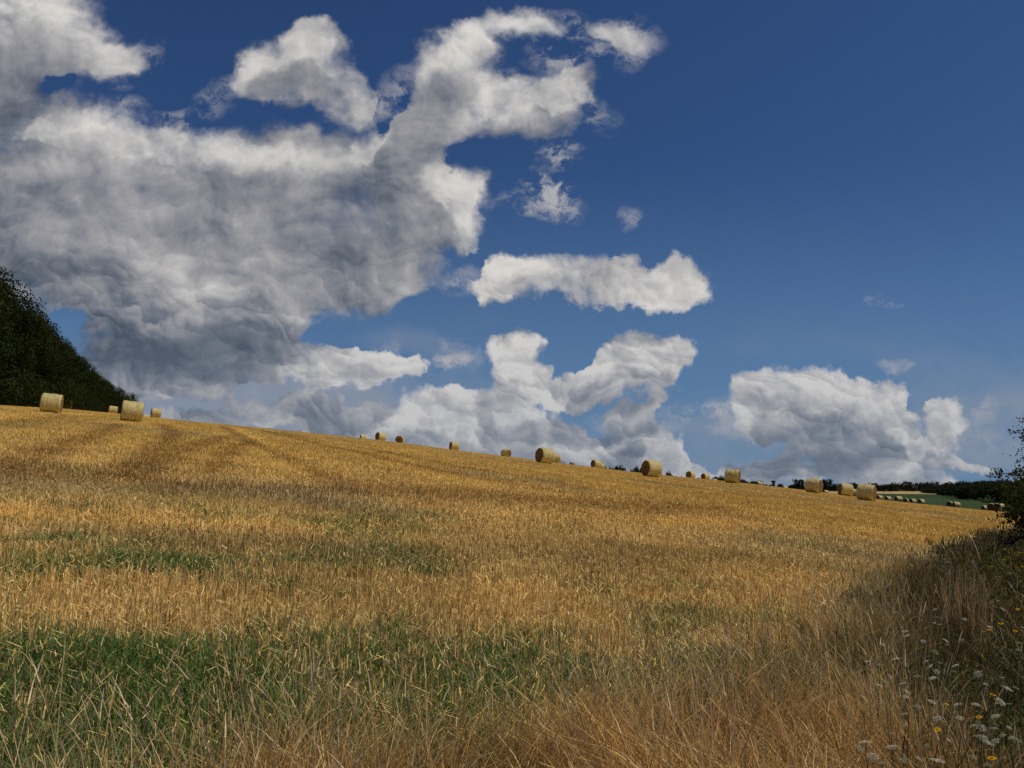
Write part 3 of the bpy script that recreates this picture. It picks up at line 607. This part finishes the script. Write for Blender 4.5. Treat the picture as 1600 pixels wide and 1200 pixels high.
def bale_meshes(seed):
    X, Y, Z, q = bale_side(seed); V = np.stack([X, Y, Z], -1).reshape(-1, 3)
    side = raw_mesh('straw_roll', V, q, None, True); ends = []
    for e_, sg in ((0, -1), (-1, 1)):
        vs = [(sg * BL / 2, 0, BR)]; fs = []; nr_ = 7; seg = 72; g = random.Random(seed + sg)
        vs = []
        for k_ in range(nr_ + 1):
            t = 1 - k_ / nr_ * .97
            for s_ in range(seg):
                vs.append((X[e_, s_] + sg * (.028 * (1 - t ** 6) + g.uniform(-.008, .012) * (k_ > 0)), Y[e_, s_] * t, BR + (Z[e_, s_] - BR) * t))
        for k_ in range(nr_):
            for s_ in range(seg):
                f = (k_ * seg + s_, k_ * seg + (s_ + 1) % seg, (k_ + 1) * seg + (s_ + 1) % seg, (k_ + 1) * seg + s_); fs.append(f if sg < 0 else f[::-1])
        fs.append(tuple(nr_ * seg + s_ for s_ in range(seg)) if sg < 0 else tuple(nr_ * seg + s_ for s_ in range(seg))[::-1])
        me = bpy.data.meshes.new('end_face'); me.from_pydata(vs, [], fs); me.update(); ends.append(me)
    # wisps of straw sticking out of the wrap
    g = np.random.default_rng(seed + 50); n = 900; a = g.uniform(0, PI2, n); sx_ = g.uniform(-1, 1, n) ** 1; nz = np.stack([np.sign(sx_) * (np.abs(sx_) > .9) * .8, np.sin(a), -np.cos(a)], -1)
    p = np.stack([sx_ * BL / 2, BR * .97 * np.sin(a), BR * .97 - BR * .97 * np.cos(a)], -1); p[:, 2] = np.maximum(p[:, 2], .02)
    dr = nz + g.normal(0, .6, (n, 3)); dr /= np.linalg.norm(dr, axis=1)[:, None]; l = g.uniform(.03, .12, n)[:, None]; w = g.normal(0, 1, (n, 3)) * .004
    Vw = np.stack([p - w, p + w, p + dr * l + w * .4, p + dr * l - w * .4], 1).reshape(-1, 3)
    wisp = raw_mesh('straw_wisps', Vw, np.arange(4 * n).reshape(n, 4), np.tile(np.array([[.6, .45, .2]]), (4 * n, 1)) * g.uniform(.6, 1.3, (n, 1)).repeat(4, 0))
    return side, ends, wisp
BM = [bale_meshes(s) for s in (3, 14, 25)]
SMALL = []
for side, ends, _ in BM:       # far bales: one mesh with two materials
    import bmesh
    bm = bmesh.new(); bm.from_mesh(side); n0 = len(bm.faces)
    for e_ in ends: bm.from_mesh(e_)
    bm.faces.ensure_lookup_table()
    for i, f in enumerate(bm.faces): f.material_index = 0 if i < n0 else 1
    me = bpy.data.meshes.new('hay_bale'); bm.to_mesh(me); bm.free(); me.materials.append(M_SIDE); me.materials.append(M_END); SMALL.append(me)
# photo x, height in the photo (sets the distance), angle between bale axis and line of sight (+ right end shows), label
BALES = [(76,30,82,'large round bale left of the first tree gap, its right end just showing'),(101,14.5,88,'small bale tucked right behind the large bale by the wood'),(146,9.5,88,'tiny bale showing only its top before the wood edge'),(174,12.5,86,'small bale in front of the trees, left of the tallest-looking side-on bale'),
 (203,32,91,'large side-on bale at the end of the wood, biggest in the photo'),(226,9,-80,'tiny bale between the big side-on bale and the small one right of it'),(241,15,-84,'small side-on bale just right of the big one by the wood'),
 (472,8.5,-55,'tiny bale peeping alone over the bare crest on the left half'),(537,8,-70,'sliver of a bale barely over the crest'),(567,10,-75,'small bale half sunk behind the crest, left of the darker-ended one'),(594,13.5,-58,'small bale on the crest with a dark left end and a bright side'),(607,8,-70,'sliver of a bale right of the dark-ended crest bale'),
 (624,12.5,-8,'small bale seen end-on, a dark round disc on the crest'),(636,8.5,60,'low bale just right of the end-on disc'),(668,8.3,60,'sliver of a brown bale between the end-on disc and the bright bale'),(709,13.5,-70,'upright bright bale standing alone on the crest with a thin dark left end'),
 (739,8.5,-60,'low pale bale top right of the lone bright bale'),(790,12.8,48,'small brownish bale turned with its right end to the viewer'),(850,24,-55,'large bale on the mid crest, dark left end, another bale behind its right'),(868,14,-85,'small bale hidden behind the right side of the large mid-crest bale'),
 (930,12.8,-52,'bale with a dark left end in front of another before the far trees'),(938,10.5,-70,'small bale joined behind the right end of its partner near the far trees'),(1016,25.5,-55,'large bale with a dark left end right of the dark treetops'),(1077,11.5,-35,'small bale with a dark disc end right of the large dark-ended bale'),
 (1100,10.8,-46,'small bale, right one of a pair before the dark trees'),(1114,7.5,-80,'tiny pale bale top just left of the bale with a brown right end'),(1142,21.5,76,'large bale with a thin brown right end in front of the trees'),(1183,8.3,-60,'small pale bale half way between two large bales'),(1223,7,-50,'tiny bale below the tower trees'),
 (1267,22,68,'large bale with its brown right end, left one of the three big bales'),(1286,7,-60,'tiny pale bale between the first and second of three big bales'),(1316,19,-68,'middle one of the three big bales, low and rounded'),(1331,12,-70,'sliver of a bale between the second and third of three big bales'),(1348,25.5,75,'right one of the three big bales, its brown right end in light'),
 (1369,7.5,-50,'small bale right behind the big bale, first of the row along the green field'),(1382,7.3,-50,'second small bale of the row along the green field'),(1398,9,-62,'third and longest small bale of the row along the green field'),(1409,7.5,-10,'brown end-on bale in the middle of the row along the green field'),(1420,7.8,-48,'fifth small bale of the row, just right of the brown end-on one'),(1433,8.3,-42,'last small bale at the right of the close row along the green field'),
 (1477,9,-12,'dark end-on bale behind its bright partner at the green field edge'),(1487,9.3,-62,'bright bale with a dark partner behind its left end'),(1531,8,-50,'small bale alone left of the hedge shrub pair'),(1542,12,-15,'dark disc end bale left in the pair beside the hedge shrub'),(1553,13,-48,'bright bale half under the hedge shrub')]
NOPE = {1541: 1}
protos = {}; ci = 0
for i, (px, hp, al, lab) in enumerate(BALES):
    d = 2 * BR * .985 * F / hp
    if px > 1360: d = min(d, 245)
    d = min(d, 262)
    u = (px - 800) / F; x, y = u * d, d; z = float(terr(np.array([x]), np.array([y]))[0])
    los = math.atan2(y, x); rz = los + R(al) if al > 0 else los + R(al)
    gx_ = (tz(x + .5, y) - tz(x - .5, y)); tilt = Matrix.Rotation(-math.atan(gx_), 3, 'Y')
    rot = (tilt @ Matrix.Rotation(rz, 3, 'Z')).to_euler()
    kk = i % 3
    if hp >= 10.5:
        if kk not in protos:
            t = thing('round_bale', lab, 'straw bale', (x, y, z), 0, 'round straw bales on the stubble field'); s_, e2, wi = BM[kk]
            body = obj('straw_roll', s_, M_SIDE, t)
            for e_ in e2: obj('end_face', e_, M_END, t)
            obj('straw_wisps', wi, M_STRAW, body); protos[kk] = t
        else: t = dup(protos[kk], (x, y, z), 0, lab)
        t.rotation_euler = rot
    else:
        t = obj('round_bale', SMALL[kk], None, label=lab, category='straw bale', group='round straw bales on the stubble field'); t.location = (x, y, z); t.rotation_euler = rot
    t.location.z = z + .0
    # report projection
    ub = (z - EYE) / d; py = 600 - F * math.tan(math.atan(ub) - TH); print('bale', px, 'base', round(py, 1), 'd', round(d))
# ------------------------------------------------------------------ hedge shrubs on the right
def shrub(label, x, y, h, rx, ry, nleaf, seed, arms=(), lsz=.075, name='hedge_shrub', col=(.045, .060, .018)):
    g = np.random.default_rng(seed); gr = random.Random(seed); t = thing(name, label, 'shrub', (x, y, tz(x, y) - .05), 0, 'shrubs of the hedge on the right'); B, Lf = [], []
    stems = []
    for i in range(9):
        a = gr.uniform(0, PI2); l = gr.uniform(.4, 1.0); hh = h * gr.uniform(.6, .97)
        e_ = (math.cos(a) * rx * l, math.sin(a) * ry * l, hh); m_ = (e_[0] * .45 + gr.uniform(-.2, .2), e_[1] * .45, hh * .55)
        stems.append([(math.cos(a) * .15, math.sin(a) * .15, 0), m_, e_])
    for a_ in arms: stems.append([tuple(p) for p in a_])
    for si, s in enumerate(stems):
        arm = si >= 9
        B.append(tube(s, [.035, .02, .006] if len(s) == 3 else np.linspace(.02, .004, len(s)), 5))
        ntw = 16 if not arm else 16
        for j in range(ntw):
            f = gr.uniform(.25, 1.0); k_ = min(int(f * (len(s) - 1)), len(s) - 2); ff = f * (len(s) - 1) - k_; p = np.array(s[k_]) * (1 - ff) + np.array(s[k_ + 1]) * ff
            d = g.normal(0, 1, 3); d[2] = abs(d[2]) * .6; d /= np.linalg.norm(d); l = gr.uniform(.25, .6) * (.55 if arm else 1.2); e_ = p + d * l
            B.append(tube([tuple(p), tuple((p + e_) / 2 + g.normal(0, .03, 3)), tuple(e_)], [.008, .005, .002], 4))
            n = int(nleaf / 100 * (1 if not arm else .16)); tt = g.uniform(.1, 1.05, n)[:, None]; c = p + (e_ - p) * tt + g.normal(0, .06 if arm else .16, (n, 3))
            cc = np.array(col) * g.uniform(.5, 1.9, (n, 1)) * np.array([gr.uniform(.8, 1.4), 1, 1])
            Lf.append(leaf_cards(c[:, 0], c[:, 1], c[:, 2], g.uniform(.6, 1.3, n) * lsz, cc, asp=.55))
    # inner clumps give the mass
    if nleaf > 3000:
        v, f, c = crown_arrays(h * .86, min(rx, ry), .15, int(nleaf * .8), lsz * 1.1, col, 26, seed + 1, .33); v = v * np.array([rx / min(rx, ry), ry / min(rx, ry), 1]); Lf.append((v, f, c))
    V, q, C = join(B); obj('branches', raw_mesh('branches', V, q, C), M_BARK, t); V, q, C = join(Lf); obj('foliage', raw_mesh('foliage', V, q, C), M_BUSH, t); return t
shrub('dark leafy hedge shrub with twigs reaching left over the field, tallest at the right side', 13.5, 20.4, 3.05, 1.4, 1.5, 9000, 5,
      arms=[[(-.6, 0, 1.9), (-1.2, 0, 2.15), (-1.75, 0, 2.22), (-2.15, 0, 2.1)], [(-.3, 0, 2.4), (-.9, .1, 2.9), (-1.35, .1, 3.25)], [(-.2, .2, 2.5), (-.7, .2, 3.1), (-.95, .3, 3.65)], [(-.8, 0, 1.0), (-1.5, -.2, .75), (-2.0, -.2, .55)], [(-.6, -.3, 1.1), (-1.4, -.5, 1.35), (-1.9, -.4, 1.25)]])
shrub('low dark shrub right behind the tall hedge shrub', 17.5, 27, 2.8, 2.0, 2.0, 9000, 6, lsz=.1)
shrub('unseen leafy hedge shrub just out of the picture right of the yellow flowers', 10.6, 12.8, 2.8, 1.5, 1.9, 9000, 8, lsz=.08)  # this and the two below continue the hedge unseen, added to shade the verge
shrub('unseen leafy hedge shrub beside the verge beyond the right side', 8.8, 8.8, 2.7, 1.5, 1.9, 9000, 9, lsz=.08)
shrub('unseen leafy hedge shrub nearest the viewer, beyond the right side', 7.2, 5.2, 2.6, 1.4, 1.6, 9000, 10, lsz=.08)
# ------------------------------------------------------------------ flowers of the verge
def umbel_meshes(seed):
    g = np.random.default_rng(seed); parts = []; r = .036
    for i in range(26):
        a = PI2 * i * .381966; rr = r * math.sqrt((i + .5) / 26); cx, cy = math.cos(a) * rr, math.sin(a) * rr; cz = .012 * (1 - (rr / r) ** 2) + g.uniform(-.002, .002); n = 12
        parts.append(leaf_cards(cx + g.normal(0, .0035, n), cy + g.normal(0, .0035, n), cz + g.normal(0, .0014, n), g.uniform(.003, .0065, n), np.tile([[[.86, .80, .62], [.78, .74, .56], [.5, .52, .32]][seed - 1]], (n, 1)) * g.uniform(.75, 1.15, (n, 1)), asp=.9))
    head = raw_mesh('flower_head', *join(parts))
    rays = [tube([(0, 0, -.045), (math.cos(a) * r * .45, math.sin(a) * r * .45, -.015), (math.cos(a) * r * .8, math.sin(a) * r * .8, .0)], [.0008, .0007, .0006], 3) for a in np.linspace(0, PI2, 13)[:-1]]
    V, q, C = join(rays); return head, raw_mesh('rays', V, q, C * 0 + np.array([.10, .13, .05]))
UM = [umbel_meshes(s) for s in (1, 2, 3)]
def stem_mesh(h, seed, yellow=False):
    g = random.Random(seed); b = (g.uniform(-.06, .06), g.uniform(-.06, .06))
    V, q, C = tube([(b[0] * 2, b[1] * 2, -h), (b[0], b[1], -h * .5), (0, 0, -.04)], [.0028, .0022, .0014], 5); parts = [(V, q, C * 0 + np.array([.10, .12, .045]))]
    rg = np.random.default_rng(seed); n = 46; t = rg.uniform(.35, .95, n); a = rg.uniform(0, PI2, n); rr = rg.uniform(.01, .09, n)
    parts.append(leaf_cards(b[0] * 2 * t + np.cos(a) * rr, b[1] * 2 * t + np.sin(a) * rr, -h * t, rg.uniform(.01, .035, n), np.tile([[.045, .07, .022]], (n, 1)) * rg.uniform(.6, 1.5, (n, 1)), asp=.25))
    return raw_mesh('stem', *join(parts))
STEMS = [stem_mesh(.55, s) for s in range(6)]
WH = [(455,350),(468,375),(655,258),(640,295),(570,412),(300,560),(400,522),(175,595),(335,665),(465,720),(455,757),(535,628),(630,640),(655,597),(760,600),(615,570),(585,540),(650,487),(960,678),(1065,640),(1150,700),(1050,790),(900,808),(1110,800),(620,790),(535,820),(455,865),(465,932),(660,900),(370,982),(200,1040),(170,1080),(595,1065),(540,1145),(255,1138),(310,1172),(660,1165),(945,1020),(915,915),(935,945),(885,940),(1145,1020),(975,1050),(1020,1035),(880,1130),(1020,878),(1170,420),(1165,465),(50,520),(800,885),(730,1025),(975,1180),(360,632),(290,685),(450,1160),(830,272),(1035,155),(1020,192),(915,610)]
YE = [(1160,208),(1055,297),(1145,343),(985,335),(718,804),(920,878),(660,967),(1005,745),(1180,30),(1000,1140),(1190,65),(1120,-15),(1190,-60),(1000,-60),(1075,-100)]
def flower_pos(zx, zy, hh):
    px, py = 1300 + zx / 4, 900 + zy / 4; u, e = uv(px, py)
    ds = np.linspace(2, 22, 800); k = int(np.argmin(np.abs((terr(u * ds, ds) + hh - EYE) / ds - e))); d = ds[k]; return u * d, d
_fr = random.Random(4)
WH += [(_fr.uniform(150, 1190), _fr.uniform(120, 1150)) for _ in range(30)]
WH = [p for p in WH if p[0] + p[1] * .55 > 480]
wproto = None
for i, (zx, zy) in enumerate(WH):
    hh = random.uniform(.58, .76); x, y = flower_pos(zx, zy, hh); z = tz(x, y) + hh
    if zy < 480: w_ = 'among the farthest flowers at the top of the patch'
    elif zx < 560 and zy < 900: w_ = 'on the left of the flower patch beside the dry grass'
    elif zx < 560: w_ = 'low on the left of the flower patch'
    elif zy < 860: w_ = 'in the upper right of the patch near the dark weeds'
    else: w_ = 'low on the right of the flower patch'
    lab = 'flat white umbel flower ' + w_
    if wproto is None: wproto = []
    if len(wproto) < 6:
        t = thing('umbel_flower', lab, 'wild flower', (x, y, z), 0, 'white umbel flowers in the verge'); obj('stem', STEMS[i], M_GRASS, t); hd = obj('flower_head', UM[i % 3][0], M_PETAL, t); obj('rays', UM[i % 3][1], M_GRASS, hd); hd.rotation_euler = (random.uniform(-.6, .6), random.uniform(-.6, .6), 0); wproto.append(t)
    else: t = dup(wproto[i % 6], (x, y, z), 0, lab)
    t['group'] = 'white umbel flowers ' + w_
    s_ = random.uniform(.28, .62); t.rotation_euler = (random.uniform(-.15, .15), random.uniform(-.15, .15), random.uniform(0, 6))
    for ch in t.children:
        if ch.name.startswith('flower_head'): ch.scale = (s_,) * 3
        else: ch.scale = (1, 1, hh / .55 * 1.02)
def daisy(seed):
    g = np.random.default_rng(seed); V, q, C = [], [], []; n = 13
    for i in range(n):
        a = PI2 * i / n + g.uniform(-.1, .1); l = .017 * g.uniform(.85, 1.1); dx, dy = math.cos(a), math.sin(a); o = len(V)
        V += [(dx * .003 - dy * .001, dy * .003 + dx * .001, 0), (dx * l * .6 - dy * .0038, dy * l * .6 + dx * .0038, .002), (dx * l, dy * l, g.uniform(-.002, .002)), (dx * l * .6 + dy * .0038, dy * l * .6 - dx * .0038, .002)]; q.append((o, o + 1, o + 2, o + 3)); C += [(.75, .42, .02)] * 4
    return np.array(V), np.array(q), np.array(C)
DA = raw_mesh('petals', *daisy(1)); v, f = prism(.0055, .004, -.001, .004, 10); DC_ = bpy.data.meshes.new('flower_centre'); DC_.from_pydata(v, [], f); DC_.update()
_c = DC_.color_attributes.new('Col', 'FLOAT_COLOR', 'POINT'); _c.data.foreach_set('color', np.tile([.45, .22, .01, 1.], len(v)))
yproto = None
for i, (zx, zy) in enumerate(YE):
    hh = random.uniform(.55, .8) + (.15 if zx > 950 else 0); x, y = flower_pos(zx, zy, hh); z = tz(x, y) + hh
    w_ = 'high among the dark weeds at the right edge' if zy < 400 else 'scattered among the white umbels'
    lab = 'small yellow daisy-like flower ' + w_
    if yproto is None:
        t = thing('yellow_flower', lab, 'wild flower', (x, y, z), 0, 'yellow flowers'); obj('stem', STEMS[1], M_GRASS, t); pt_ = obj('petals', DA, M_PETAL, t); obj('flower_centre', DC_, M_PETAL, pt_); yproto = t
    else: t = dup(yproto, (x, y, z), 0, lab)
    t['group'] = 'yellow flowers ' + w_; t.rotation_euler = (random.uniform(.1, .5), random.uniform(-.3, .3), 0)
    s_ = random.uniform(.6, 1.0)
    for ch in t.children:
        if ch.name.startswith('petals'): ch.scale = (s_,) * 3
        else: ch.scale = (1, 1, hh / .55)
# pinkish dry seed plume standing by the weeds
x, y = flower_pos(830, 260, .35); n = 260
ang = rng.uniform(0, PI2, n); rr = np.abs(rng.normal(0, .10, n)); cx = x + np.cos(ang) * rr; cy = y + np.sin(ang) * rr
c = np.array([.42, .28, .14]) * U(.5, 1.4, n)[:, None]
V, q, C = blade_arrays(cx, cy, U(.35, .85, n) * (1 - rr * .8), U(.004, .010, n), ang, U(0, .1, n), U(-.05, .12, n), U(0, PI2, n), c * .7, 4, .3, tipcol=c * 1.2)
obj('seed_grass_clump', raw_mesh('seed_grass_clump', V - np.array([x, y, tz(x, y)]), q, C), M_DRY, label='pinkish brown clump of dry seeding grass by the dark weeds', category='grass clump').location = (x, y, tz(x, y))
